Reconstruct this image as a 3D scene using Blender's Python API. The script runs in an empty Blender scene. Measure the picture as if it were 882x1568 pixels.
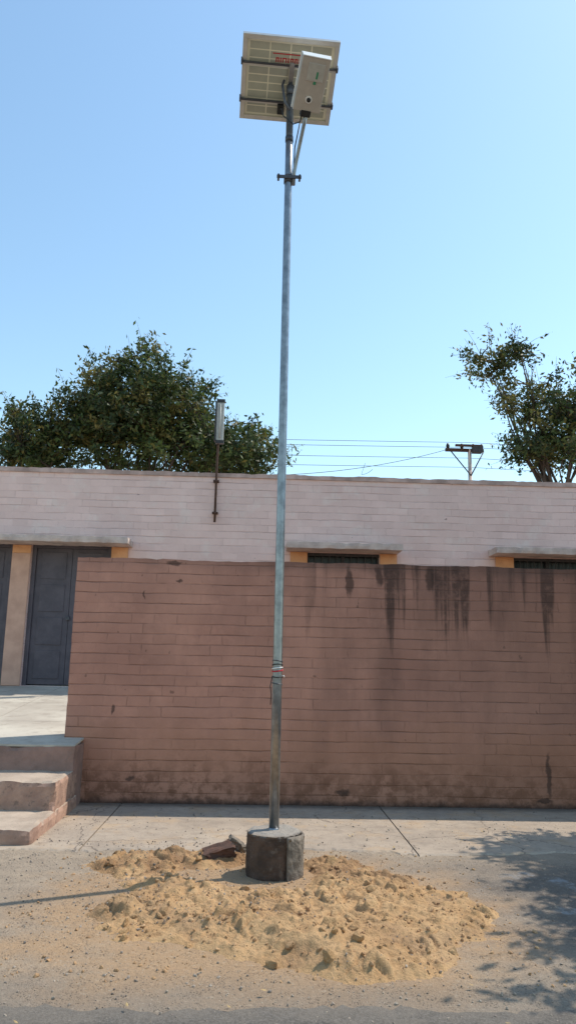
import bpy, bmesh, math, random
import numpy as np
from mathutils import Vector, Matrix, noise as mn
random.seed(7); rng=np.random.default_rng(7)
scene=bpy.context.scene
col=scene.collection

# ---------------------------------------------------------------- node helpers
class G:
    def __init__(s,name):
        s.m=bpy.data.materials.new(name); s.m.use_nodes=True
        s.t=s.m.node_tree; s.t.nodes.clear()
        s.out=s.t.nodes.new('ShaderNodeOutputMaterial')
        s.co=s.t.nodes.new('ShaderNodeTexCoord').outputs['Object']
        sp=s.t.nodes.new('ShaderNodeSeparateXYZ'); s.t.links.new(s.co,sp.inputs[0])
        s.x,s.y,s.z=sp.outputs
    def put(s,sock,v):
        if isinstance(v,bpy.types.NodeSocket): s.t.links.new(v,sock)
        elif isinstance(v,(tuple,list)) and len(v)==3 and sock.type=='RGBA': sock.default_value=(*v,1)
        else: sock.default_value=v
    def math(s,op,a,b=0.0,clamp=False):
        n=s.t.nodes.new('ShaderNodeMath'); n.operation=op; n.use_clamp=clamp
        s.put(n.inputs[0],a); s.put(n.inputs[1],b); return n.outputs[0]
    def mul(s,a,b): return s.math('MULTIPLY',a,b)
    def add(s,a,b): return s.math('ADD',a,b)
    def xyz(s,x,y,z):
        n=s.t.nodes.new('ShaderNodeCombineXYZ'); s.put(n.inputs[0],x); s.put(n.inputs[1],y); s.put(n.inputs[2],z); return n.outputs[0]
    def noise(s,scale,detail=4,rough=.55,vec=None,dist=0):
        n=s.t.nodes.new('ShaderNodeTexNoise'); s.put(n.inputs['Vector'],vec or s.co)
        n.inputs['Scale'].default_value=scale; n.inputs['Detail'].default_value=detail
        n.inputs['Roughness'].default_value=rough; n.inputs['Distortion'].default_value=dist
        return n.outputs['Fac']
    def vor(s,scale,vec=None,feature='F1'):
        n=s.t.nodes.new('ShaderNodeTexVoronoi'); n.feature=feature; s.put(n.inputs['Vector'],vec or s.co)
        n.inputs['Scale'].default_value=scale; return n.outputs['Distance'], (n.outputs['Color'] if feature=='F1' else None)
    def mr(s,v,a,b,c=0.0,d=1.0):
        n=s.t.nodes.new('ShaderNodeMapRange'); n.interpolation_type='SMOOTHSTEP'
        s.put(n.inputs[0],v); n.inputs[1].default_value=a; n.inputs[2].default_value=b
        n.inputs[3].default_value=c; n.inputs[4].default_value=d; return n.outputs[0]
    def mix(s,f,a,b,mode='MIX'):
        n=s.t.nodes.new('ShaderNodeMix'); n.data_type='RGBA'; n.blend_type=mode
        s.put(n.inputs[0],f); s.put(n.inputs[6],a); s.put(n.inputs[7],b); return n.outputs[2]
    def bump(s,h,strength=.3,dist=.01,normal=None):
        n=s.t.nodes.new('ShaderNodeBump'); n.inputs['Strength'].default_value=strength
        n.inputs['Distance'].default_value=dist; s.put(n.inputs['Height'],h)
        if normal: s.put(n.inputs['Normal'],normal)
        return n.outputs[0]
    def nz(s):
        gm=s.t.nodes.new('ShaderNodeNewGeometry'); sp=s.t.nodes.new('ShaderNodeSeparateXYZ')
        s.t.links.new(gm.outputs['True Normal'],sp.inputs[0]); return sp.outputs[2]
    def bsdf(s,c,rough=.8,metal=0.0,normal=None,spec=.3):
        n=s.t.nodes.new('ShaderNodeBsdfPrincipled'); s.put(n.inputs['Base Color'],c)
        s.put(n.inputs['Roughness'],rough); s.put(n.inputs['Metallic'],metal)
        n.inputs['Specular IOR Level'].default_value=spec
        if normal: s.put(n.inputs['Normal'],normal)
        s.t.links.new(n.outputs[0],s.out.inputs[0]); return s.m

def pmat(name,c1,c2,scale=6,rough=.8,bs=60,bstr=.25,bd=.004,metal=0.0,spec=.3):
    g=G(name); f=g.mr(g.noise(scale,6,.6),.3,.7)
    return g.bsdf(g.mix(f,c1,c2),rough,metal,g.bump(g.noise(bs,4),bstr,bd),spec)

# ---- materials
def brick_mat(name,paint1,paint2,joint,roww=.26,rowh=.115,stain=False,zb=0.0,jd=.75):
    g=G(name)
    wob=g.mul(g.add(g.noise(1.7,4),-.5),.04)
    u=g.add(g.x,g.y); v=g.add(g.z,wob)
    u=g.add(u,g.mul(g.add(g.noise(9,2),-.5),.04))
    n=g.t.nodes.new('ShaderNodeTexBrick'); g.put(n.inputs['Vector'],g.xyz(u,v,0.0))
    n.inputs['Color1'].default_value=(0,0,0,1); n.inputs['Color2'].default_value=(1,1,1,1)
    n.inputs['Mortar'].default_value=(.5,.5,.5,1)
    n.inputs['Scale'].default_value=1; n.inputs['Mortar Size'].default_value=.0065; n.inputs['Mortar Smooth'].default_value=.55
    n.inputs['Brick Width'].default_value=roww; n.inputs['Row Height'].default_value=rowh
    mort=n.outputs['Fac']; rnd=n.outputs['Color']
    fr=g.math('FRACT',g.math('DIVIDE',v,rowh))
    bed=g.math('MAXIMUM',g.mr(fr,0.0,.09,1,0),g.mr(fr,.93,1.0,0,1))
    vary=g.mr(g.noise(1.0,5,.65,vec=g.xyz(g.mul(u,1.1),g.mul(v,8.7),0.0)),.38,.64,.12,1)
    vary2=g.mr(g.noise(1.0,3,.6,vec=g.xyz(g.mul(u,4),g.mul(v,2.0),3.0)),.47,.64,0,1)
    line=g.math('MAXIMUM',g.mul(bed,vary),g.mul(mort,g.mul(vary2,.5)))
    c=g.mix(g.mr(g.noise(.9,7,.65),.3,.72),paint1,paint2)
    c=g.mix(g.mul(g.mr(g.noise(2.6,6,.7),.5,.68),.3),c,tuple(min(.85,k*1.25) for k in paint1))
    c=g.mix(g.mul(rnd,.10),c,(.09,.06,.055))
    c=g.mix(g.mul(g.mr(g.noise(14,5,.7),.52,.75),.22),c,tuple(k*.6 for k in paint1))
    c=g.mix(g.mul(line,jd),c,joint)
    c=g.mix(g.mul(g.mr(g.noise(9,3,.5),.725,.75),.5),c,(.08,.05,.04))
    if stain:
        nz=g.noise(1,5,.6,vec=g.xyz(g.mul(g.x,5.5),0.0,g.mul(g.z,.22)))
        nz2=g.noise(9,5,.7)
        top=g.mr(g.z,1.1,2.7); xm=g.mr(g.x,.35,.95)
        st=g.mul(g.mr(g.add(nz,g.mul(g.add(top,-1),.24)),.46,.57),g.mul(xm,g.mr(nz2,.25,.55,.35,1)))
        c=g.mix(g.mul(st,.82),c,(.030,.022,.02))
        band=g.mul(g.mul(g.mr(g.add(g.z,g.mul(g.noise(4,4),.25)),2.66,2.85),.6),g.mr(g.x,-.5,1.0,.4,1))
        c=g.mix(band,c,(.045,.034,.03))
        gr=g.mul(g.mr(g.noise(1,5,.6,vec=g.xyz(g.mul(g.x,2.2),0.0,g.mul(g.z,.4))),.4,.7),.42)
        c=g.mix(g.mul(gr,g.mr(g.x,-1.5,2.5,.2,1)),c,(.10,.058,.047))
        c=g.mix(g.mr(g.x,-.8,4.2,0,.48),c,(.15,.086,.07))
        h=g.add(g.z,g.mul(g.add(g.noise(2.5,6,.7),-.5),-.9))
        base=g.mr(h,.05,.62,1,0)
        c=g.mix(g.mul(g.mul(base,g.mr(g.noise(8,6,.7),.40,.58)),.88),c,(.12,.056,.042))
        c=g.mix(g.mul(g.mr(h,.5,1.1,1,0),.35),c,(.36,.165,.09))
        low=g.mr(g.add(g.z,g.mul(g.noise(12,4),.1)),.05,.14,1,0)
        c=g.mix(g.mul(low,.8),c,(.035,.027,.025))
        wx=g.add(g.x,g.mul(g.add(g.noise(9,4),-.5),.10)); wz=g.add(g.z,g.mul(g.add(g.noise(11,4),-.5),.10))
        for (sx,sz,rx,rz) in ((3.31,.36,.030,.24),(3.25,.09,.10,.025),(-1.6,1.0,.022,.055),(.99,.15,.09,.035),(-.98,2.655,.10,.025),(-1.35,.26,.04,.03),
                              (-.92,2.45,.04,.015),(-1.31,2.28,.012,.05),(1.4,2.56,.05,.13),(2.0,2.55,.06,.15),(1.05,2.5,.045,.18)):
            a=g.math('DIVIDE',g.add(wx,-sx),rx); b=g.math('DIVIDE',g.add(wz,-sz),rz)
            d=g.add(g.mul(a,a),g.mul(b,b))
            c=g.mix(g.mul(g.mr(d,.3,1.4,1,0),.72),c,(.045,.03,.026))
    hgt=g.math('SUBTRACT',g.add(g.mul(g.noise(22,5,.65),.35),g.mul(rnd,.12)),g.mul(line,.9))
    return g.bsdf(c,.92,0,g.bump(hgt,.7,.012),.15)

M={}
M['wall']=brick_mat('painted_brick_boundary',(.54,.27,.195),(.41,.20,.148),(.14,.078,.06),stain=True,jd=.78)
M['facade']=brick_mat('whitewashed_brick',(.84,.61,.545),(.76,.54,.48),(.38,.24,.215),rowh=.125,jd=.5)
M['orange']=pmat('ochre_trim_paint',(.74,.38,.19),(.60,.29,.14),5)
M['pillar']=pmat('pillar_paint',(.62,.38,.28),(.5,.3,.22),4)
M['slab']=pmat('weathered_slab',(.64,.51,.44),(.42,.33,.29),4,bstr=.5)
M['door']=pmat('door_paint',(.115,.10,.115),(.085,.075,.088),5,.6)
M['dark']=pmat('window_glass_dark',(.012,.013,.016),(.02,.02,.022),3,.25)
M['grill']=pmat('grill_paint',(.06,.055,.06),(.04,.04,.04),9,.6)
M['coping']=pmat('coping',(.62,.44,.38),(.34,.24,.205),3,bs=25,bstr=.6,bd=.01)
M['steel']=pmat('galvanised_steel',(.32,.335,.35),(.20,.21,.225),14,.34,120,.08,.001,.85,.5)
M['steel_dark']=pmat('bracket_steel',(.07,.07,.08),(.11,.11,.12),14,.5,80,.1,.001,.5)
M['alu']=pmat('aluminium_frame',(.60,.60,.57),(.52,.52,.5),10,.45,90,.05,.001,.6)
M['back']=pmat('panel_backsheet',(.82,.78,.62),(.76,.72,.55),4,.6,60,.03,.001)
M['cell']=pmat('panel_cell_back',(.43,.43,.34),(.37,.37,.30),7,.6,60,.03,.001)
M['glass']=pmat('panel_front_cells',(.012,.018,.05),(.015,.02,.06),7,.12,60,.02,.001)
M['lamp']=pmat('lamp_housing',(.50,.46,.41),(.43,.40,.36),12,.45,80,.08,.001,.2)
M['lampw']=pmat('white_and_sunlit_lip',(.85,.85,.83),(.8,.8,.78),12,.4,80,.05,.001)
M['green']=pmat('label_green',(.05,.30,.16),(.06,.25,.14),12)
M['red']=pmat('print_red',(.5,.03,.04),(.42,.03,.04),12)
M['black']=pmat('black_plastic',(.015,.015,.016),(.03,.03,.03),12,.5)
M['rust']=pmat('rusty_pipe',(.075,.04,.03),(.12,.07,.05),20,.8,80,.3,.002,.2)
M['tube']=pmat('tube_lamp_cover',(.5,.49,.45),(.4,.39,.36),9,.5)
M['bark']=pmat('bark',(.09,.07,.055),(.05,.04,.032),10,.9,30,.8,.02)
M['brickred']=pmat('broken_brown_brick',(.13,.065,.045),(.065,.04,.032),18,.9,50,.8,.006)
def leafmat(name,c):
    g=G(name); cc=g.mix(g.mr(g.noise(1.6,4),.3,.7),c,tuple(k*.6 for k in c))
    d=g.t.nodes.new('ShaderNodeBsdfPrincipled'); g.put(d.inputs['Base Color'],cc); d.inputs['Roughness'].default_value=.5
    d.inputs['Specular IOR Level'].default_value=.35
    t=g.t.nodes.new('ShaderNodeBsdfTranslucent'); g.put(t.inputs['Color'],cc)
    m=g.t.nodes.new('ShaderNodeMixShader'); m.inputs[0].default_value=.35
    g.t.links.new(d.outputs[0],m.inputs[1]); g.t.links.new(t.outputs[0],m.inputs[2]); g.t.links.new(m.outputs[0],g.out.inputs[0])
    return g.m
M['l1']=leafmat('leaf_dark',(.045,.075,.027)); M['l2']=leafmat('leaf_mid',(.09,.13,.035)); M['l3']=leafmat('leaf_olive',(.18,.165,.045))

def ground_mat():
    g=G('sandy_ground')
    big=g.mr(g.noise(.7,6,.6),.3,.7); mid=g.mr(g.noise(5,6,.65),.35,.68)
    c=g.mix(big,(.39,.31,.23),(.30,.243,.19))
    c=g.mix(g.mul(mid,.5),c,(.235,.193,.152))
    dx=g.add(g.x,-.1); dy=g.mul(g.add(g.y,-5.2),1.1)
    r=g.math('SQRT',g.add(g.mul(dx,dx),g.mul(dy,dy)))
    r=g.add(r,g.mul(g.add(g.noise(1.8,6,.65),-.5),2.0))
    c=g.mix(g.mul(g.mr(r,1.1,2.0,1,0),.75),c,(.42,.265,.145))
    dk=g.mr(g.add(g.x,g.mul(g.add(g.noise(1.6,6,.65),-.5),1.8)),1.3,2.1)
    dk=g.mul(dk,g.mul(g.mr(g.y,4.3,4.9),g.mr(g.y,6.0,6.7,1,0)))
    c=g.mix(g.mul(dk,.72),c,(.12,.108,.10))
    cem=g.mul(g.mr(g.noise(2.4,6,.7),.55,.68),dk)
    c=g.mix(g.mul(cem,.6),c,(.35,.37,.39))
    vg=g.mr(g.add(g.y,g.mul(g.add(g.noise(2,5),-.5),.35)),3.95,4.35,1,0)
    c=g.mix(g.mul(vg,.5),c,(.22,.185,.15))
    d,vc=g.vor(70); sp=g.mul(g.mr(d,.18,.32,1,0),g.mr(g.noise(9,4),.42,.6))
    c=g.mix(g.mul(sp,.5),c,(.13,.11,.095))
    d2,_=g.vor(38); sp2=g.mul(g.mr(d2,.14,.2,1,0),g.mr(g.noise(4,4),.45,.6))
    c=g.mix(g.mul(sp2,.6),c,(.42,.37,.30))
    c=g.mix(g.mul(g.mr(g.noise(45,5,.8),.5,.7),.5),c,(.16,.13,.105))
    c=g.mix(g.mul(g.mr(g.noise(26,6,.75),.54,.66),.4),c,(.47,.385,.295))
    h=g.add(g.mul(g.noise(30,8,.75),1.0),g.add(g.mul(sp,.5),g.mul(g.noise(4,4),.8)))
    return g.bsdf(c,.95,0,g.bump(h,1.0,.018),.1)
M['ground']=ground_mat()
def concrete_mat():
    g=G('old_concrete')
    c=g.mix(g.mr(g.noise(1.2,7,.65),.3,.7),(.41,.335,.262),(.325,.265,.21))
    c=g.mix(g.mul(g.mr(g.noise(7,6,.7),.45,.65),.4),c,(.21,.172,.14))
    c=g.mix(g.mul(g.mr(g.noise(2.2,6,.7),.50,.66),.5),c,(.43,.295,.175))
    nz=g.xyz(g.add(g.x,g.mul(g.noise(3,5),.35)),g.add(g.y,g.mul(g.noise(3.7,5),.35)),g.z)
    d,_=g.vor(.8,feature='DISTANCE_TO_EDGE',vec=nz)
    cr=g.mr(d,.0,.006,1,0)
    c=g.mix(g.mul(cr,.6),c,(.1,.08,.07))
    wall_edge_dark=g.mr(g.add(g.y,g.mul(g.noise(6,4),.12)),8.5,8.72)  # slabs get darker towards the wall
    c=g.mix(g.mul(wall_edge_dark,.7),c,(.07,.057,.048))
    c=g.mix(g.mul(g.mr(g.noise(45,5,.8),.5,.7),.4),c,(.15,.12,.1))
    h=g.math('SUBTRACT',g.mul(g.noise(40,8,.7),.8),cr)
    return g.bsdf(c,.93,0,g.bump(h,.6,.009),.12)
M['conc']=concrete_mat()
g=G('step_concrete_and_paint')
top=g.mix(g.mr(g.noise(3,6,.6),.3,.7),(.46,.37,.29),(.33,.26,.205))
side=g.mix(g.mr(g.noise(4,6,.65),.3,.7),(.47,.30,.225),(.30,.19,.15))
side=g.mix(g.mul(g.mr(g.noise(13,5,.7),.52,.66),.6),side,(.15,.11,.09))
M['stepconc']=g.bsdf(g.mix(g.mr(g.nz(),.5,.8),side,top),.92,0,g.bump(g.noise(30,7,.7),.7,.012),.12)
M['stepside']=pmat('step_pink_paint',(.34,.205,.165),(.22,.14,.115),4,.92,30,.6,.01)
g=G('platform_concrete'); c=g.mix(g.mr(g.noise(1.5,6,.6),.3,.7),(.52,.47,.39),(.40,.35,.29))
c=g.mix(g.mul(g.mr(g.noise(6,6,.7),.5,.68),.4),c,(.27,.23,.19))
M['plat']=g.bsdf(c,.92,0,g.bump(g.noise(30,6),.4,.006),.15)
g=G('asphalt'); c=g.mix(g.mr(g.noise(90,4,.7),.35,.7),(.05,.048,.046),(.17,.155,.14))
du=g.mr(g.add(g.y,g.mul(g.noise(7,6,.7),.5)),3.75,4.25)
c=g.mix(g.math('MAXIMUM',g.mul(du,.7),g.mul(g.mr(g.noise(3,6,.7),.42,.6),.5)),c,(.225,.19,.153))
M['asph']=g.bsdf(c,.9,0,g.bump(g.noise(110,5,.7),.9,.008),.2)
g=G('excavated_sand')
n1=g.mr(g.noise(3.2,6,.65),.35,.65); c=g.mix(n1,(.56,.36,.19),(.46,.28,.14))
c=g.mix(g.mul(g.mr(g.noise(11,6,.7),.52,.7),.65),c,(.29,.175,.095))
c=g.mix(g.mul(g.mr(g.noise(1.9,4,.6),.50,.62),.5),c,(.31,.20,.12))
c=g.mix(g.mul(g.mr(g.y,5.5,6.2),g.mul(g.mr(g.noise(5,5),.38,.58),.6)),c,(.24,.135,.075))
M['sand']=g.bsdf(c,.95,0,g.bump(g.add(g.noise(28,8,.75),g.mul(g.noise(90,4),.4)),1.0,.022),.08)
M['clod']=pmat('soil_clod',(.48,.30,.16),(.31,.185,.10),9,.95,60,.6,.01)
M['pebble']=pmat('pebble_stone',(.40,.33,.26),(.16,.13,.11),2.5,.9,60,.4,.005)
g=G('foundation_concrete')
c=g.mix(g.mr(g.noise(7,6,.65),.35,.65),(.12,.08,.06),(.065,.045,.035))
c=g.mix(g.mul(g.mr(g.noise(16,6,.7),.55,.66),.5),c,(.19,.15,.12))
c=g.mix(g.mr(g.z,.285,.315),c,(.32,.285,.245))  # sunlit grey of the foundation top painted into its colour
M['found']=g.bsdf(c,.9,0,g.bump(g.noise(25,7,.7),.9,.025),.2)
M['shell']=pmat('foundation_shell',(.22,.185,.15),(.11,.092,.076),9,.9,35,.8,.014)
M['dryleaf']=pmat('dry_leaf',(.45,.32,.14),(.3,.2,.1),20)

# ---------------------------------------------------------------- mesh helpers
def mkobj(name,verts,faces,mats,parent=None,smooth=False,midx=None):
    me=bpy.data.meshes.new(name); me.from_pydata([tuple(v) for v in verts],[],[tuple(f) for f in faces])
    if not isinstance(mats,(list,tuple)): mats=[mats]
    for m in mats: me.materials.append(m)
    if midx is not None: me.polygons.foreach_set('material_index',np.asarray(midx,dtype=np.int32))
    if smooth: me.polygons.foreach_set('use_smooth',[True]*len(me.polygons))
    me.update(); o=bpy.data.objects.new(name,me); col.objects.link(o)
    if parent: o.parent=parent
    return o
def empty(name,loc=(0,0,0)):
    e=bpy.data.objects.new(name,None); e.empty_display_size=.2; col.objects.link(e); return e
def box(name,a,b,mat,parent=None,bevel=.0):
    bm=bmesh.new(); bmesh.ops.create_cube(bm,size=1)
    for v in bm.verts: v.co=Vector([(a[i]+b[i])/2+v.co[i]*(b[i]-a[i]) for i in range(3)])
    if bevel: bmesh.ops.bevel(bm,geom=bm.edges[:],offset=bevel,segments=2,affect='EDGES',profile=.6)
    me=bpy.data.meshes.new(name); bm.to_mesh(me); bm.free(); me.materials.append(mat)
    o=bpy.data.objects.new(name,me); col.objects.link(o)
    if parent: o.parent=parent
    return o
def obox(name,c,ax,h,mat,parent,bevel=0):
    bm=bmesh.new(); bmesh.ops.create_cube(bm,size=2)
    for v in bm.verts: v.co=Vector([v.co[i]*h[i] for i in range(3)])
    if bevel: bmesh.ops.bevel(bm,geom=bm.edges[:],offset=bevel,segments=2,affect='EDGES',profile=.6)
    for v in bm.verts: v.co=Vector(c)+ax[0]*v.co[0]+ax[1]*v.co[1]+ax[2]*v.co[2]
    bmesh.ops.recalc_face_normals(bm,faces=bm.faces[:])
    me=bpy.data.meshes.new(name); bm.to_mesh(me); bm.free(); me.materials.append(mat)
    o=bpy.data.objects.new(name,me); col.objects.link(o); o.parent=parent; return o
def gbox(name,a,b,cell,mat,amp=.01,ns=3,parent=None,topamp=0.0,bevel=0):
    bm=bmesh.new(); n=[max(1,int(round((b[i]-a[i])/cell))) for i in range(3)]
    for ax in range(3):
        i,j=[k for k in range(3) if k!=ax]
        for side in (0,1):
            g={}
            for p in range(n[i]+1):
                for q in range(n[j]+1):
                    co=[0,0,0]; co[ax]=(a,b)[side][ax]
                    co[i]=a[i]+(b[i]-a[i])*p/n[i]; co[j]=a[j]+(b[j]-a[j])*q/n[j]
                    g[p,q]=bm.verts.new(co)
            for p in range(n[i]):
                for q in range(n[j]): bm.faces.new((g[p,q],g[p+1,q],g[p+1,q+1],g[p,q+1]))
    bmesh.ops.remove_doubles(bm,verts=bm.verts[:],dist=1e-4)
    bmesh.ops.recalc_face_normals(bm,faces=bm.faces[:])
    for v in bm.verts:
        v2=mn.noise_vector(v.co*ns)*amp+mn.noise_vector(v.co*ns*4)*amp*.5
        ex=sum(1 for i in range(3) if abs(v.co[i]-a[i])<1e-3 or abs(v.co[i]-b[i])<1e-3)
        if ex>=2 and bevel:
            k=bevel*max(0,.5+1.6*mn.noise(v.co*7)+.8*mn.noise(v.co*19))
            for i in range(3):
                if abs(v.co[i]-a[i])<1e-3 : v2[i]+=k
                elif abs(v.co[i]-b[i])<1e-3: v2[i]-=k
        if topamp and v.co.z>b[2]-1e-3:
            v2.z+=topamp*(mn.noise(v.co*2)+.8*mn.noise(v.co*9)+.6*mn.noise(v.co*23))
        v.co+=v2
    me=bpy.data.meshes.new(name); bm.to_mesh(me); bm.free(); me.materials.append(mat)
    o=bpy.data.objects.new(name,me); col.objects.link(o)
    if parent: o.parent=parent
    return o
class Acc:
    def __init__(s): s.v=[];s.f=[]
    def tube(s,pts,rad,seg=8,cap=True):
        pts=[Vector(p) for p in pts]; n=len(pts)
        if not hasattr(rad,'__len__'): rad=[rad]*n
        base=len(s.v); ref=None
        for i,p in enumerate(pts):
            d=(pts[min(i+1,n-1)]-pts[max(i-1,0)]).normalized()
            if ref is None:
                ref=d.cross(Vector((0,0,1)))
                if ref.length<.05: ref=d.cross(Vector((1,0,0)))
            ref=(ref-d*ref.dot(d)).normalized(); o=d.cross(ref)
            for k in range(seg):
                a=2*math.pi*k/seg; s.v.append(p+(ref*math.cos(a)+o*math.sin(a))*rad[i])
        for i in range(n-1):
            for k in range(seg):
                k2=(k+1)%seg; s.f.append((base+i*seg+k,base+i*seg+k2,base+(i+1)*seg+k2,base+(i+1)*seg+k))
        if cap:
            s.f.append(tuple(base+k for k in reversed(range(seg)))); s.f.append(tuple(base+(n-1)*seg+k for k in range(seg)))
    def obj(s,name,mat,parent=None,smooth=True): return mkobj(name,s.v,s.f,mat,parent,smooth)
def tube(name,pts,rad,mat,parent=None,seg=12):
    a=Acc(); a.tube(pts,rad,seg)
    o=a.obj(name,mat,parent)
    me=o.data
    for p in me.polygons:
        if len(p.vertices)>4: p.use_smooth=False
    return o

# ---------------------------------------------------------------- ground
mkobj('ground',[(-400,-300,0),(400,-300,0),(400,600,0),(-400,600,0)],[(0,1,2,3)],M['ground'])
vs=[];fs=[];N=900
for i in range(N+1):
    x=-20+40*i/N; e=3.85+.05*mn.noise(Vector((x*1.3,0,0)))+.05*mn.noise(Vector((x*6,3,0)))+.045*mn.noise(Vector((x*19,7,0)))
    vs+=[(x,-3.0,.005),(x,e,.005)]
    if i: fs.append((2*i-2,2*i,2*i+1,2*i-1))
mkobj('asphalt_road',vs,fs,M['asph'])
apron=empty('concrete_pavement')
def slab(i,x0,x1):
    n=80; t=[]
    for k in range(n+1):
        x=x0+(x1-x0)*k/n
        e=6.75+.16*mn.noise(Vector((x*.9,1,0)))+.09*mn.noise(Vector((x*4,2,0)))+.05*mn.noise(Vector((x*14,5,0)))
        t.append((x,e))
    v=[(x,e,.010) for x,e in t]+[(x,8.70,.012) for x,e in t]+[(x,e-.03,-.004) for x,e in t]
    f=[(k,k+1,n+2+k,n+1+k) for k in range(n)]+[(2*n+2+k,2*n+3+k,k+1,k) for k in range(n)]
    mkobj('slab_%d'%i,v,f,M['conc'],apron)
edges=[-15.4,-12.6,-9.8,-7,-4.2,-1.42,1.39,4.2,7,9.8,12.6,15.4]
for i in range(len(edges)-1): slab(i,edges[i]+.006,edges[i+1]-.006)

# ---------------------------------------------------------------- boundary wall
gbox('brick_boundary_wall',(-2.10,8.72,-.05),(14,8.95,2.70),.07,M['wall'],.005,3,topamp=.009,bevel=.003)

# ---------------------------------------------------------------- steps and platform
st=empty('concrete_steps')
gbox('step_lower',(-7,6.81,-.05),(-1.86,8.5,.135),.045,M['stepconc'],.009,5,st,bevel=.018)
gbox('step_upper',(-7,7.60,-.05),(-1.88,8.5,.395),.045,M['stepconc'],.009,5,st,bevel=.018)
pl=empty('raised_platform')
a,b=8.29,13.3
z0,z1=.647,1.075
gbox('platform_front',(-14,a,-.05),(-1.88,8.71,z0-.006),.05,M['stepside'],.008,5,pl,bevel=.012)
v=[(-14,8.712,-.05),(-1.88,8.712,-.05),(-1.88,b,-.05),(-14,b,-.05),(-14,8.712,z0-.01),(-1.88,8.712,z0-.01),(-1.88,b,z1-.05),(-14,b,z1-.05)]
mkobj('platform_base',v,[(0,1,5,4),(1,2,6,5),(2,3,7,6),(3,0,4,7)],M['stepside'],pl)
for i in range(9):
    xa=-14+i*1.347; xb=xa+1.339
    for j,(ya,yb) in enumerate(((a+.012,9.7),(9.708,11.2),(11.208,b))):
        zz=lambda y: z0+.006+(z1-z0)*(y-a)/(b-a)
        v=[(xa,ya,zz(ya)-.02),(xb,ya,zz(ya)-.02),(xb,yb,zz(yb)-.02),(xa,yb,zz(yb)-.02),(xa,ya,zz(ya)),(xb,ya,zz(ya)),(xb,yb,zz(yb)),(xa,yb,zz(yb))]
        mkobj('paving_%d_%d'%(i,j),v,[(4,5,6,7),(0,1,5,4),(1,2,6,5),(2,3,7,6),(3,0,4,7)],M['plat'],pl)

# ---------------------------------------------------------------- building
bd=empty('brick_building')
Y0,Y1=13.0,13.25; ZT=4.72
ops=[(-9.2,-7.84,1.06,3.46),(-5.60,-4.24,1.06,3.46),(-3.92,-2.556,1.06,3.46),(.832,2.096,2.0,3.42),(4.465,5.75,2.0,3.42),(8.1,9.4,2.0,3.42)]
xs=-14.0; k=0
for (x0,x1,za,zb) in ops:
    box('facade_pier_%d'%k,(xs,Y0,-.05),(x0,Y1,ZT),M['facade'],bd)
    box('facade_over_%d'%k,(x0,Y0,zb),(x1,Y1,ZT),M['facade'],bd)
    box('facade_under_%d'%k,(x0,Y0,-.05),(x1,Y1,za),M['facade'],bd)
    xs=x1;k+=1
box('facade_pier_end',(xs,Y0,-.05),(16,Y1,ZT),M['facade'],bd)
box('building_body',(-14,Y1+.003,-.05),(16,18,ZT-.004),M['facade'],bd)
gbox('parapet_coping',(-14.02,12.975,ZT),(16.02,13.27,4.80),.08,M['coping'],.004,4,bd,topamp=.012,bevel=.003)
def chh(i,x0,x1):
    gbox('sunshade_%d'%i,(x0,12.5,3.425),(x1,12.998,3.535),.05,M['slab'],.004,4,bd,bevel=.007)
chh(0,-10,-2.2); chh(1,.45,2.42); chh(2,4.02,6.2); chh(3,7.7,9.8)
def trim(n,x0,x1,z0,z1,m='orange'):
    box(n,(x0,12.965,z0),(x1,12.998,z1),M[m],bd,.004)
trim('door_pillar',-4.235,-3.925,1.06,3.28,'pillar'); trim('door_pillar_head',-4.235,-3.925,3.283,3.42)
trim('door_jamb',-2.552,-2.27,1.06,3.42)
for i,(a0,a1) in enumerate(((.53,.828),(2.10,2.395),(4.14,4.461),(5.754,6.05),(7.8,8.096),(9.404,9.7))):
    trim('window_surround_%d'%i,a0,a1,1.9,3.42)
for i,(x0,x1,za,zb) in enumerate(ops[:3]):
    y=13.10
    box('door_frame_l_%d'%i,(x0,y-.04,za),(x0+.07,y+.05,zb),M['door'],bd,.004)
    box('door_frame_r_%d'%i,(x1-.07,y-.04,za),(x1,y+.05,zb),M['door'],bd,.004)
    box('door_frame_t_%d'%i,(x0+.07,y-.04,zb-.07),(x1-.07,y+.05,zb),M['door'],bd,.004)
    xm=(x0+x1)/2
    for j,(l,r) in enumerate(((x0+.072,xm-.003),(xm+.003,x1-.072))):
        box('door_leaf_%d_%d'%(i,j),(l,y,za+.02),(r,y+.04,zb-.072),M['door'],bd,.003)
        for q in range(4):
            zz0=za+.12+q*.56
            box('door_panel_%d_%d_%d'%(i,j,q),(l+.09,y-.012,zz0),(r-.09,y-.001,zz0+.46),M['door'],bd,.005)
    box('door_bolt_%d'%i,(xm-.03,y-.04,za+1.1),(xm+.03,y-.014,za+1.16),M['steel_dark'],bd,.004)
for i,(x0,x1,za,zb) in enumerate(ops[3:]):
    box('window_glass_%d'%i,(x0,13.16,za),(x1,13.18,zb),M['dark'],bd)
    for q in range(3):
        xx=x0+(x1-x0)*q/2
        box('window_frame_%d_%d'%(i,q),(max(x0,xx-.03),13.10,za),(min(x1,xx+.03),13.155,zb),M['grill'],bd)
    for q in range(1,10):
        xx=x0+(x1-x0)*q/10+.01
        box('window_bar_%d_%d'%(i,q),(xx-.006,13.06,za),(xx+.006,13.075,zb),M['grill'],bd)
    box('window_head_%d'%i,(x0,13.04,zb-.05),(x1,13.098,zb-.002),M['grill'],bd)
    box('window_rail_%d'%i,(x0,13.077,zb-.30),(x1,13.09,zb-.27),M['grill'],bd)

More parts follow.
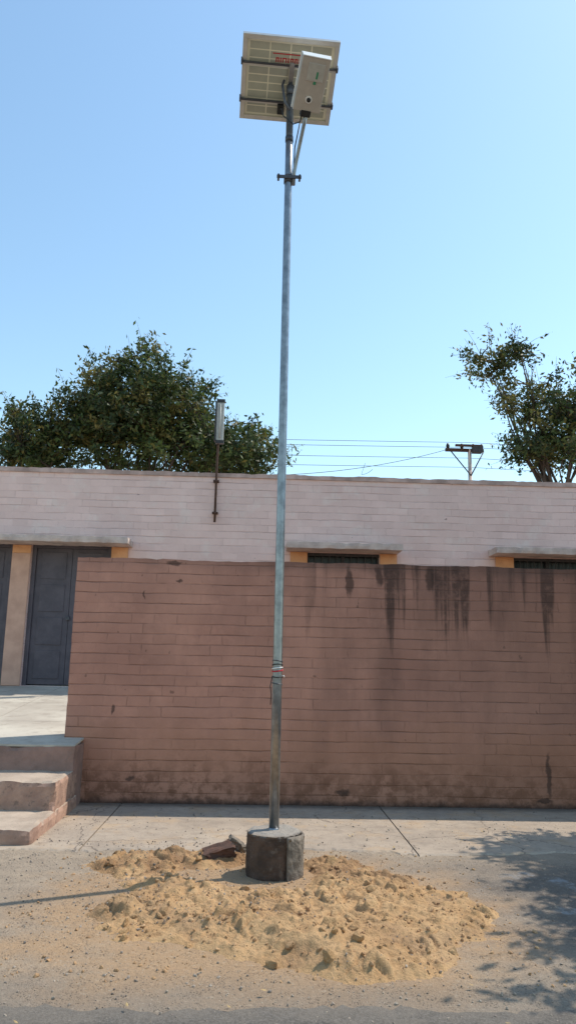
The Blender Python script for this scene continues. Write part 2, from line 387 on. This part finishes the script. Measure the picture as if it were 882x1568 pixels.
# old tube lamp fixed to the facade
tl=empty('wall_mounted_tube_lamp')
tube('pipe',[(-.80,12.93,3.90),(-.80,12.93,4.8),(-.79,12.93,5.5),(-.78,12.93,6.1)],.021,M['rust'],tl,10)
for z in (4.05,4.62): box('pipe_clamp_%d'%int(z*10),(-.85,12.90,z),(-.75,12.999,z+.03),M['rust'],tl)
box('lamp_body',(-.835,12.84,5.36),(-.70,12.91,6.06),M['tube'],tl,.012)
box('lamp_side_plate',(-.86,12.82,5.34),(-.838,12.92,6.08),M['grill'],tl,.004)
box('lamp_cap_top',(-.835,12.83,6.062),(-.69,12.915,6.12),M['grill'],tl,.006)
box('lamp_cap_bottom',(-.835,12.83,5.30),(-.69,12.915,5.358),M['grill'],tl,.006)
tube('lamp_tube',[(-.765,12.82,5.40),(-.765,12.82,6.02)],.014,M['tube'],tl,10)

# ---------------------------------------------------------------- solar street light
sl=empty('solar_street_light')
PX,PY=.165,6.08
tube('pole',[(PX,PY,.25),(PX,PY,1.5),(PX,PY,3.2),(PX,PY,5.80),(PX,PY,6.72)],[.0385,.0375,.035,.033,.032],M['steel'],sl,28)
tube('pole_base_collar',[(PX,PY,.30),(PX,PY,.33)],.0402,M['steel'],sl,28)
tube('clamp_ring',[(PX,PY,5.80),(PX,PY,5.87)],.041,M['steel_dark'],sl,24)
box('clamp_bar',(PX-.105,PY-.052,5.82),(PX+.115,PY-.040,5.85),M['steel_dark'],sl,.003)
for s in (-.09,.10):
    tube('clamp_bolt_%d'%int(s*100),[(PX+s,PY-.075,5.835),(PX+s,PY+.01,5.835)],.010,M['steel_dark'],sl,8)
tube('pole_band',[(PX,PY,6.22),(PX,PY,6.27)],.0365,M['steel_dark'],sl,24)
tube('lamp_arm',[(PX+.045,PY-.01,5.78),(PX+.05,PY-.02,5.90),(PX+.085,PY-.10,6.08),(PX+.125,PY-.21,6.26),(PX+.135,PY-.27,6.33)],.017,M['steel'],sl,14)
th=.06; al=math.radians(25)
A=Vector((math.cos(th),math.sin(th),0)); B=Vector((-math.sin(th)*math.cos(al),math.cos(th)*math.cos(al),-math.sin(al))); Nn=A.cross(B)
Cp=Vector((.143,6.095,6.875)); HW,HL=.428,.368
P=lambda a,b,n: Cp+A*a+B*b+Nn*n
ax=(A,B,Nn)
obox('panel_backsheet',P(0,0,0),ax,(HW-.004,HL-.004,.003),M['back'],sl)
obox('panel_glass',P(0,0,.012),ax,(HW-.004,HL-.004,.005),M['glass'],sl)
for nm,c,h in (('l',(-HW,0),(.006,HL+.006,.019)),('r',(HW,0),(.006,HL+.006,.019)),('n',(0,-HL),(HW-.006,.006,.019)),('f',(0,HL),(HW-.006,.006,.019))):
    obox('panel_frame_'+nm,P(c[0],c[1],-.002),ax,h,M['alu'],sl,.001)
for nm,c,h in (('l',(-HW+.02,0),(.014,HL-.006,.0015)),('r',(HW-.02,0),(.014,HL-.006,.0015)),('n',(0,-HL+.02),(HW-.036,.014,.0015)),('f',(0,HL-.02),(HW-.036,.014,.0015))):
    obox('panel_flange_'+nm,P(c[0],c[1],-.0185),ax,h,M['alu'],sl)
vs=[];fs=[]
for i in range(4):
    for j in range(9):
        w=(2*HW-.11)/4; l=(2*HL-.10)/9
        x=-HW+.055+w*i; y=-HL+.05+l*j; b0=len(vs); g_=.0055
        vs+=[P(x+g_,y+g_,-.0045),P(x+w-g_,y+g_,-.0045),P(x+w-g_,y+l-g_,-.0045),P(x+g_,y+l-g_,-.0045)]
        fs.append((b0,b0+3,b0+2,b0+1))
mkobj('panel_cells',vs,fs,M['cell'],sl)
for i,t in enumerate((-.145,.185)):
    obox('support_rail_%d'%i,P(0,t,-.034),ax,(HW+.008,.006,.013),M['steel_dark'],sl,.001)
    obox('support_rail_flange_%d'%i,P(0,t+.018,-.0225),ax,(HW+.008,.013,.002),M['alu'],sl)
    for s in (-1,1): obox('rail_end_%d_%d'%(i,s),P(s*(HW+.008),t,-.02),ax,(.008,.022,.03),M['steel_dark'],sl,.002)
obox('support_spine',P(.02,.02,-.058),ax,(.022,.20,.008),M['steel'],sl,.001)
tube('panel_strut_left',[(PX,PY-.02,6.52),(PX-.05,PY-.05,6.60),tuple(P(-.055,.0,-.10)),tuple(P(-.04,-.02,-.05))],.012,M['steel_dark'],sl,10)
tube('panel_strut_right',[(PX,PY+.03,6.40),tuple(P(.05,.185,-.045))],.012,M['steel_dark'],sl,10)
tube('pole_head',[(PX,PY,6.70),(PX,PY,6.80)],.038,M['steel_dark'],sl,20)
obox('junction_box',P(-.05,.25,-.03),ax,(.03,.045,.022),M['black'],sl,.006)
vs=[];fs=[]
def mark(a0,a1,b0,b1):
    k=len(vs); vs.extend([P(a0,b0,-.0065),P(a1,b0,-.0065),P(a1,b1,-.0065),P(a0,b1,-.0065)]); fs.append((k,k+3,k+2,k+1))
mark(-.16,.15,-.232,-.222)
x=-.13
for w_ in (.03,.010,.04,.012,.03,.03,.01,.028):
    mark(x,x+w_,-.195,-.184)
    mark(x,x+.010,-.184,-.154)
    if w_>.02: mark(x+w_-.010,x+w_,-.184,-.154)
    x+=w_+.010
mkobj('panel_print',vs,fs,M['red'],sl)
D=Vector((.07,-.377,.2175)).normalized(); ph=math.atan2(.07,.377)
W=Vector((math.cos(ph),math.sin(ph),0)); W=(W-D*W.dot(D)).normalized(); Z=D.cross(W)
if Z.z<0: Z=-Z
Lc=Vector((.297,5.80,6.32))+D*.2175
L=lambda w,d,z: Lc+W*w+D*d+Z*z
lax=(W,D,Z)
obox('lamp_housing',L(0,0,.02),lax,(.122,.2175,.034),M['lamp'],sl,.008)
obox('lamp_top_cover',L(0,0,.060),lax,(.128,.224,.008),M['lampw'],sl,.004)
obox('lamp_end_lip',L(0,.222,.018),lax,(.122,.004,.036),M['lampw'],sl,.002)  # sunlit brightness of the end edge put into a white colour
obox('lamp_window_frame',L(.012,.105,-.0155),lax,(.072,.070,.0025),M['alu'],sl,.001)
obox('lamp_led_window',L(.012,.105,-.0190),lax,(.066,.064,.0015),M['tube'],sl,.0005)
obox('lamp_label',L(.02,.03,-.0155),lax,(.012,.02,.0015),M['green'],sl)
obox('lamp_label_strip',L(.028,.085,-.0215),lax,(.008,.028,.0008),M['green'],sl)
a_=Acc(); a_.tube([L(0,-.115,-.013),L(0,-.115,-.020)],.030,20); a_.obj('logo_ring',M['lampw'],sl,False)  # plain ring and disc added in place of the round lamp logo
a_=Acc(); a_.tube([L(0,-.115,-.019),L(0,-.115,-.030)],.018,16); a_.obj('logo_disc',M['black'],sl)
obox('lamp_bracket',L(0,-.235,.01),lax,(.045,.028,.030),M['black'],sl,.006)
tube('lamp_cable',[tuple(L(-.03,-.25,-.005)),(PX+.09,PY-.17,6.30),(PX+.03,PY-.06,6.36),(PX-.06,PY-.06,6.44),(PX-.075,PY-.04,6.53),tuple(P(-.05,.24,-.05))],.006,M['black'],sl,8)
tube('pole_cable',[(PX+.09,PY-.16,6.31),(PX+.05,PY-.06,6.12),(PX+.045,PY-.03,5.9)],.006,M['black'],sl,8)
for i,(z,r,m) in enumerate(((1.455,.0400,'black'),(1.50,.0405,'red'),(1.52,.0398,'lampw'),(1.545,.041,'black'),(1.575,.0395,'steel_dark'),(1.40,.0392,'steel_dark'))):
    pts=[(PX+r*math.cos(t),PY+r*math.sin(t),z+.006*math.sin(t+i)) for t in np.linspace(0,2*math.pi,25)]
    tube('tie_wire_%d'%i,pts,.0045 if m!='red' else .006,M[m],sl,6)
tube('loose_wire',[(PX-.04,PY-.02,1.45),(PX-.055,PY-.03,1.38),(PX-.045,PY-.035,1.32),(PX-.05,PY-.04,1.24)],.0035,M['black'],sl,6)
tube('loose_wire_end',[(PX+.035,PY-.03,1.46),(PX+.05,PY-.045,1.465),(PX+.055,PY-.045,1.45)],.003,M['lampw'],sl,6)

# foundation
fd=empty('concrete_foundation')
def lathe(name,r,z0,z1,a0,a1,thick,mat,na,nz,amp,sd):
    bm=bmesh.new(); full=abs(a1-a0-2*math.pi)<1e-3
    ring=[]; prof=[]
    for k in range(nz+1): prof.append((r,z0+(z1-z0)*k/nz))
    ri=r-thick
    for k in range(1,9): prof.append((r+(ri-r)*k/8,z1))
    if thick<r-.001:
        for k in range(1,nz+1): prof.append((ri,z1+(z0-z1)*k/nz))
    cnt=na if full else na+1
    for i in range(cnt):
        a=a0+(a1-a0)*i/na; rr=[]
        for (q,z) in prof:
            p=Vector((PX+q*math.cos(a),PY+q*math.sin(a),z))
            s=Vector((p.x,p.y,p.z+sd))
            d=amp*(.5*mn.noise(s*6)+.6*mn.noise(s*17)+.5*mn.noise(s*40))
            k=min(1,q/.05)
            p.x+=math.cos(a)*d*k; p.y+=math.sin(a)*d*k
            if z>z1-.001: p.z+=amp*.8*(mn.noise(s*9)+.7*mn.noise(s*25))-((.016+.02*max(0,mn.noise(s*8))) if q>r-.001 else 0)
            rr.append(bm.verts.new(p))
        ring.append(rr)
    for i in range(na):
        A1=ring[i];B1=ring[(i+1)%cnt]
        for k in range(len(prof)-1): bm.faces.new((A1[k],B1[k],B1[k+1],A1[k+1]))
    if not full:
        for rr in (ring[0],ring[-1]):
            try: bm.faces.new(rr)
            except: pass
    bmesh.ops.recalc_face_normals(bm,faces=bm.faces[:])
    for f in bm.faces: f.smooth=len(f.verts)==4
    me=bpy.data.meshes.new(name); bm.to_mesh(me); bm.free(); me.materials.append(mat)
    o=bpy.data.objects.new(name,me); col.objects.link(o); o.parent=fd
lathe('foundation_core',.203,-.05,.318,0,2*math.pi,.2029,M['found'],96,26,.010,0)
lathe('foundation_shell',.230,-.05,.295,math.radians(-64),math.radians(25),.018,M['shell'],44,22,.009,5)

# ---------------------------------------------------------------- soil heap
blobs=[(-.92,6.20,.30,.22,.085),(-.60,5.75,.34,.24,.045),(-.45,5.20,.48,.36,.04),(.25,4.95,.5,.35,.05),
       (.50,4.58,.38,.27,.10),(.12,4.66,.24,.2,.085),(.95,5.35,.46,.40,.05),(.80,5.85,.42,.30,.06),(.9,4.80,.38,.28,.05),(-.2,4.85,.38,.27,.04),
       (-.65,6.45,.42,.22,.045),(.62,6.35,.27,.2,.055),(-.22,6.45,.25,.2,.07),(.62,4.36,.36,.18,.045),(1.3,5.1,.26,.36,.042),(-.75,5.1,.25,.28,.035),(.15,5.45,.5,.24,.045),(-.3,5.6,.3,.2,.04)]
def chash(v):
    s=math.sin(v.x*127.1+v.y*311.7)*43758.5453; return s-math.floor(s)
def soil_h(x,y):
    p=Vector((x,y,0)); w=mn.noise_vector(p*2.3)*.15+mn.noise_vector(p*6)*.06
    xx=x+w.x;yy=y+w.y; h=0
    for bx,by,rx,ry,hh in blobs:
        d=((xx-bx)/rx)**2+((yy-by)/ry)**2
        h+=hh*math.exp(-d*1.15)
    dp=(x-PX)**2+(y-PY)**2
    h*=1-.85*math.exp(-dp/.075)
    e=max(0,min(1,(h-.008)/.035))
    q=p*6.5+mn.noise_vector(p*9)*.28
    ds,ps=mn.voronoi(q,distance_metric='DISTANCE',exponent=2.5)
    gap=min(1,(ds[1]-ds[0])/.22)
    cell=chash(ps[0]); act=max(0,min(1,(mn.noise(p*1.9+Vector((5,2,0)))+.2)*5))
    crust=(.006+.050*cell**2)*gap*act
    q2=p*17+mn.noise_vector(p*20)*.3
    ds2,ps2=mn.voronoi(q2,distance_metric='DISTANCE',exponent=2.5)
    crust+=.022*chash(ps2[0])**3*min(1,(ds2[1]-ds2[0])/.3)
    lump=.022*max(0,mn.noise(p*9))+.012*mn.noise(p*16)+.009*mn.noise(p*33)+.005*mn.noise(p*70)
    return (h-.024)+(lump+crust)*e+.012*mn.noise(p*6)+.008*mn.noise(p*15)
nx,ny=420,370; X0,X1_,Ya,Yb=-1.75,2.0,3.95,6.95
vs=[];fs=[]
H=np.zeros((ny+1,nx+1))
for j in range(ny+1):
    for i in range(nx+1):
        x=X0+(X1_-X0)*i/nx; y=Ya+(Yb-Ya)*j/ny; h=soil_h(x,y)
        H[j,i]=h; vs.append((x,y,h))
for j in range(ny):
    for i in range(nx):
        if H[j:j+2,i:i+2].max()>-.002:
            a=j*(nx+1)+i; fs.append((a,a+1,a+nx+2,a+nx+1))
mkobj('sand_heap',vs,fs,M['sand'],smooth=True)

# stones / clods
bm=bmesh.new(); bmesh.ops.create_icosphere(bm,subdivisions=1,radius=1); IV=np.array([v.co[:] for v in bm.verts]); IF=[tuple(v.index for v in f.verts) for f in bm.faces]; bm.free()
bm=bmesh.new(); bmesh.ops.create_icosphere(bm,subdivisions=2,radius=1); IV2=np.array([v.co[:] for v in bm.verts]); IF2=[tuple(v.index for v in f.verts) for f in bm.faces]; bm.free()
def stones(name,pts,mat,big=False):
    iv,iff=(IV2,IF2) if big else (IV,IF); V=[];F=[];k=0
    for (x,y,z,s) in pts:
        q=rng.normal(size=(3,3)); q,_=np.linalg.qr(q)
        d=1+rng.normal(size=(len(iv),1))*(.09 if big else .15)
        if big:
            off=rng.uniform(0,50,3); d=d+np.array([[.45*mn.noise(Vector(a*1.3+off))] for a in iv])
        v=(iv*d*np.array([1,.8,.6])*rng.uniform(.7,1.25,3))@q.T*s+np.array([x,y,z])
        V.append(v); F+= [(a+k,b+k,c+k) for a,b,c in iff]; k+=len(iv)
    return mkobj(name,np.vstack(V).tolist(),F,mat)
pts=[]
while len(pts)<1500:
    x,y=rng.uniform(-1.5,1.75),rng.uniform(4.1,6.8); h=soil_h(x,y)
    if h<0 and rng.random()<.6: continue
    s=.005+.013*rng.random()**3
    if (x-PX)**2+(y-PY)**2<.24**2: continue
    pts.append((x,y,max(h,0)+s*.2,s))
stones('soil_clods',pts,M['clod'])
pts=[]
while len(pts)<130:
    x,y=rng.uniform(-1.3,1.5),rng.uniform(4.2,6.6); h=soil_h(x,y)
    if h<.0 or (x-PX)**2+(y-PY)**2<.28**2: continue
    s=.016+.032*rng.random()**2.5; pts.append((x,y,h+s*.05,s))
stones('soil_clods',pts,M['sand'],True)
pts=[]
for _ in range(7500):
    x,y=rng.uniform(-3.2,3.4),rng.uniform(3.2,8.5)
    u_=rng.random()
    if u_<.35: x,y=rng.uniform(-2.6,.4),rng.uniform(4.8,7.0)
    elif u_<.55: y=rng.uniform(3.5,4.3)
    if x<-1.85 and y>6.75: continue
    s=.003+.009*rng.random()**5; h=max(0,soil_h(x,y)) if (-1.6<x<1.9 and 4<y<6.9) else 0
    pts.append((x,y,h+s*.3+(.012 if y>6.8 else 0),s))
stones('gravel',pts,M['pebble'])
def chunk(name,c,size,rot,seed,mat):
    bm=bmesh.new(); bmesh.ops.create_cube(bm,size=1); bmesh.ops.subdivide_edges(bm,edges=bm.edges[:],cuts=5,use_grid_fill=True)
    R=Matrix.Rotation(rot[2],3,'Z')@Matrix.Rotation(rot[0],3,'X')@Matrix.Rotation(rot[1],3,'Y')
    for v in bm.verts:
        s=v.co*2.5+Vector((seed,0,0)); d=mn.noise_vector(s)*.16+mn.noise_vector(s*3)*.06
        v.co=Vector(c)+R@Vector([(v.co[i]+d[i])*size[i] for i in range(3)])
    me=bpy.data.meshes.new(name); bm.to_mesh(me); bm.free(); me.materials.append(mat)
    o=bpy.data.objects.new(name,me); col.objects.link(o)
chunk('broken_brick',(-.26,6.38,.075),(.23,.13,.085),(.25,-.2,.3),1,M['brickred'])
chunk('broken_brick',(-.10,6.62,.06),(.13,.10,.07),(.5,.3,1.0),4,M['shell'])
chunk('broken_brick',(-.14,6.50,.13),(.10,.07,.05),(.2,.6,.2),9,M['shell'])
vs=[];fs=[]
for _ in range(90):
    x,y=rng.uniform(-2.5,3),rng.uniform(3.6,8.3); a=rng.uniform(0,6.28); s=rng.uniform(.010,.022)
    if -1.5<x<1.8 and 4.1<y<6.8: continue
    if x<-1.85 and y>6.75: continue
    z=.02+rng.random()*.01; k=len(vs)
    for (u,w,t) in ((-1,0,0),(0,-.45,.004),(1,0,.01),(0,.45,.003)):
        vs.append((x+s*(u*math.cos(a)-w*math.sin(a)),y+s*(u*math.sin(a)+w*math.cos(a)),z+t))
    fs.append((k,k+1,k+2,k+3))
mkobj('fallen_leaves',vs,fs,M['dryleaf'])

# ---------------------------------------------------------------- trees
def tree(name,base,fork,lobes,ncl,lpc,ls,sig,tr,seed,shell=.45,twig=0.0,mixp=(.5,.35,.15)):
    r=np.random.default_rng(seed); e=empty(name); acc=Acc()
    base=Vector(base); fork=Vector(fork)
    acc.tube([base,base.lerp(fork,.5)+Vector((.1,.05,0)),fork],[tr,tr*.8,tr*.65],10)
    nodes=[]
    for (c,rad,w) in lobes:
        c=Vector(c); rad=Vector(rad)
        for q in range(3):
            tgt=c+Vector([r.uniform(-.6,.6)*rad[i] for i in range(3)])+Vector((0,0,rad[2]*.3))
            mid=fork.lerp(tgt,.5)+Vector(r.normal(size=3))*.25
            ps=[fork,fork.lerp(mid,.5)+Vector(r.normal(size=3))*.08,mid,mid.lerp(tgt,.5)+Vector(r.normal(size=3))*.1,tgt]
            acc.tube(ps,[tr*.42,tr*.32,tr*.22,tr*.14,tr*.06],7); nodes+=ps[1:]
    wts=np.array([l[2] for l in lobes],float); wts/=wts.sum()
    V=[];F=[];MI=[];k=0
    for ci in range(ncl):
        c,rad,_=lobes[r.choice(len(lobes),p=wts)]
        d=r.normal(size=3); d/=np.linalg.norm(d); q=r.random()**shell
        if d[2]<-.3: d[2]*=.5
        p=np.array(c)+d*q*np.array(rad)*(1+.10*r.normal())
        pv=Vector(p); nb=min(nodes,key=lambda n:(n-pv).length)
        mid=nb.lerp(pv,.55)+Vector(r.normal(size=3))*.08+Vector((0,0,.06))
        acc.tube([nb,mid,pv],[.020,.012,.005],4,False)
        nb_l=int(lpc*r.uniform(.35,1.6)); sg=sig*r.uniform(.6,1.3)
        cm=r.choice(3,p=mixp)
        ctrs=p+r.normal(size=(nb_l,3))*sg*np.array([1,1,.75])
        if twig>0:
            for t in range(3):
                o=Vector(d)*twig*r.uniform(.5,1.4)+Vector(r.normal(size=3))*twig*.5; o.z+=twig*.25
                tip=pv+o; acc.tube([pv,pv.lerp(tip,.5)+Vector((0,0,.05)),tip],[.007,.005,.003],3,False)
                m=9; tt=r.random(m)[:,None]; ctrs=np.vstack([ctrs,np.array(pv)+tt*np.array(o)+r.normal(size=(m,3))*.05])
        n=len(ctrs)
        u=r.normal(size=(n,3)); u[:,2]-=.3; u/=np.linalg.norm(u,axis=1)[:,None]
        w=np.cross(u,r.normal(size=(n,3))); w/=np.linalg.norm(w,axis=1)[:,None]
        s=(ls*r.uniform(.6,1.35,n))[:,None]
        V.append(np.stack([ctrs-u*s,ctrs+w*s*.42,ctrs+u*s,ctrs-w*s*.42],1).reshape(-1,3))
        for i in range(n):
            F.append((k,k+1,k+2,k+3)); k+=4
            MI.append(cm if r.random()<.75 else r.choice(3))
    acc.obj('trunk_and_branches',M['bark'],e)
    mkobj('foliage',np.vstack(V).tolist(),F,[M['l1'],M['l2'],M['l3']],e,False,MI)
tree('leafy_tree',(-3.6,22.3,0),(-3.7,22.2,5.0),
     [((-3.5,22,9.0),(2.05,1.8,1.85),6),((-4.0,22,8.2),(2.1,1.6,1.2),2.6),((-6.85,22,7.6),(1.2,1.1,1.35),2.4),((-.9,22,7.4),(1.5,1.5,1.3),2.9),((-3.2,22,7.5),(2.8,1.8,1.1),2.6),((-5.3,22.2,8.4),(1.0,1,1.4),1.7),((-2.0,22,8.2),(1.2,1,1.1),1.4)],
     720,48,.078,.21,.22,3,.42,.38,(.42,.36,.22))
tree('leafy_tree',(8.3,20.5,0),(8.3,20.4,5.6),
     [((8.1,20,7.6),(1.35,1.3,1.3),3.8),((7.3,20,9.0),(.9,.9,1.0),1.2),((8.6,20,8.8),(1.1,1,1.0),1.4),((6.5,20,9.9),(.75,.6,.6),.5),((7.2,20,10.3),(.35,.5,.4),.25),((9.5,20,7.9),(1.2,1.2,1.6),2.2)],
     225,40,.068,.17,.13,11,.6,.42,(.35,.33,.32))
tree('street_tree',(6.6,7.3,0),(6.0,7.3,2.6),
     [((5.9,7.4,4.8),(1.4,1.3,1.1),2.6),((5.1,7.7,3.6),(.75,.6,.45),1.8),((4.5,7.9,3.35),(.42,.3,.2),1.1),((4.7,6.7,3.4),(.7,.7,.4),1.8),((4.4,5.7,3.3),(.7,.6,.35),1.6),((4.0,4.9,3.2),(.5,.4,.3),.7),((6.9,7.6,5.4),(1.5,1.4,1.2),1.0)],
     135,34,.075,.18,.13,21,.7,.22)

# ---------------------------------------------------------------- utility pole & lines
up=empty('utility_pole')
ux,uy,uz=8.05,28,9.75
tube('pole',[(ux,uy,0),(ux,uy,uz)],[.13,.07],M['slab'],up,12)
box('crossarm',(ux-.95,uy-.06,uz-.12),(ux+.55,uy+.06,uz),M['rust'],up,.01)
box('crossarm_upper',(ux-.62,uy-.3,uz+.02),(ux+.42,uy-.2,uz+.1),M['rust'],up,.01)
tube('brace_l',[(ux-.75,uy-.02,uz-.1),(ux,uy-.12,uz-1.1)],.025,M['steel_dark'],up,6)
tube('brace_r',[(ux+.55,uy-.02,uz-.1),(ux,uy-.12,uz-1.1)],.025,M['steel_dark'],up,6)
a_=Acc()
for i,s in enumerate((-.85,-.3,.15,.48)): a_.tube([(ux+s,uy,uz),(ux+s,uy,uz+.10),(ux+s,uy,uz+.2)],[.05,.075,.04],8)
a_.obj('insulators',M['black'],up)
box('switch_box',(ux+.05,uy-.35,uz-.22),(ux+.42,uy-.07,uz+.02),M['grill'],up,.02)
a_=Acc()
def wire(p,q,sag,r=.011):
    p=Vector(p);q=Vector(q); a_.tube([p.lerp(q,t)+Vector((0,0,-4*sag*t*(1-t))) for t in np.linspace(0,1,14)],r,4,False)
for i,(dz,r) in enumerate(((.28,.009),(.08,.009),(-.35,.009),(-.72,.009))):
    wire((-30,uy+.2,uz-.15+dz),(ux,uy,uz-.02+dz),.12,r); wire((ux,uy,uz-.02+dz),(45,uy+.2,uz+dz),.25,r)
wire((ux-.85,uy-.05,uz-.05),(-.3,24,7.45),.25,.010)
wire((3.7,26.1,8.55),(3.55,26.0,8.1),-.0,.008); wire((3.55,26,8.1),(3.95,26,8.3),.05,.008)
a_.obj('overhead_wires',M['grill'],up)

# ---------------------------------------------------------------- light, sky, camera
sv=Vector((.60,.26,1.0)).normalized()
el=math.asin(sv.z); rot=math.atan2(sv.x,sv.y)
sun=bpy.data.lights.new('sun','SUN'); sun.energy=4.5; sun.angle=math.radians(.55); sun.color=(1,.92,.80)
so=bpy.data.objects.new('sun',sun); col.objects.link(so); so.rotation_euler=sv.to_track_quat('Z','Y').to_euler(); so.location=(10,5,20)
w=bpy.data.worlds.new('World'); scene.world=w; w.use_nodes=True
nt=w.node_tree; bg=nt.nodes['Background']; sk=nt.nodes.new('ShaderNodeTexSky'); sk.sky_type='NISHITA'; sk.sun_disc=False
sk.sun_elevation=el; sk.sun_rotation=rot; sk.altitude=0; sk.air_density=1.35; sk.dust_density=.6; sk.ozone_density=1.3
mx=nt.nodes.new('ShaderNodeMix'); mx.data_type='RGBA'; mx.blend_type='MULTIPLY'; mx.inputs[0].default_value=1
nt.links.new(sk.outputs[0],mx.inputs[6]); mx.inputs[7].default_value=(1.45,1.6,1.55,1)
nt.links.new(mx.outputs[2],bg.inputs[0]); bg.inputs[1].default_value=.14
scene.view_settings.view_transform='Standard'; scene.view_settings.look='None'; scene.view_settings.exposure=0

cam=bpy.data.cameras.new('camera'); co=bpy.data.objects.new('camera',cam); col.objects.link(co); scene.camera=co
cam.sensor_fit='VERTICAL'; cam.sensor_height=36; cam.lens=36*1150/1568; cam.clip_end=2000; cam.clip_start=.05
yaw=math.radians(2.1); p=math.radians(11); r=.0204
F=Vector((math.sin(yaw)*math.cos(p),math.cos(yaw)*math.cos(p),math.sin(p)))
R=Vector((math.cos(yaw),-math.sin(yaw),0)); U=R.cross(F)
Rc=(R+U*r).normalized(); Uc=(U-R*r).normalized()
m=Matrix((Rc,Uc,-F)).transposed().to_4x4(); m.translation=Vector((0,0,1.6)); co.matrix_world=m
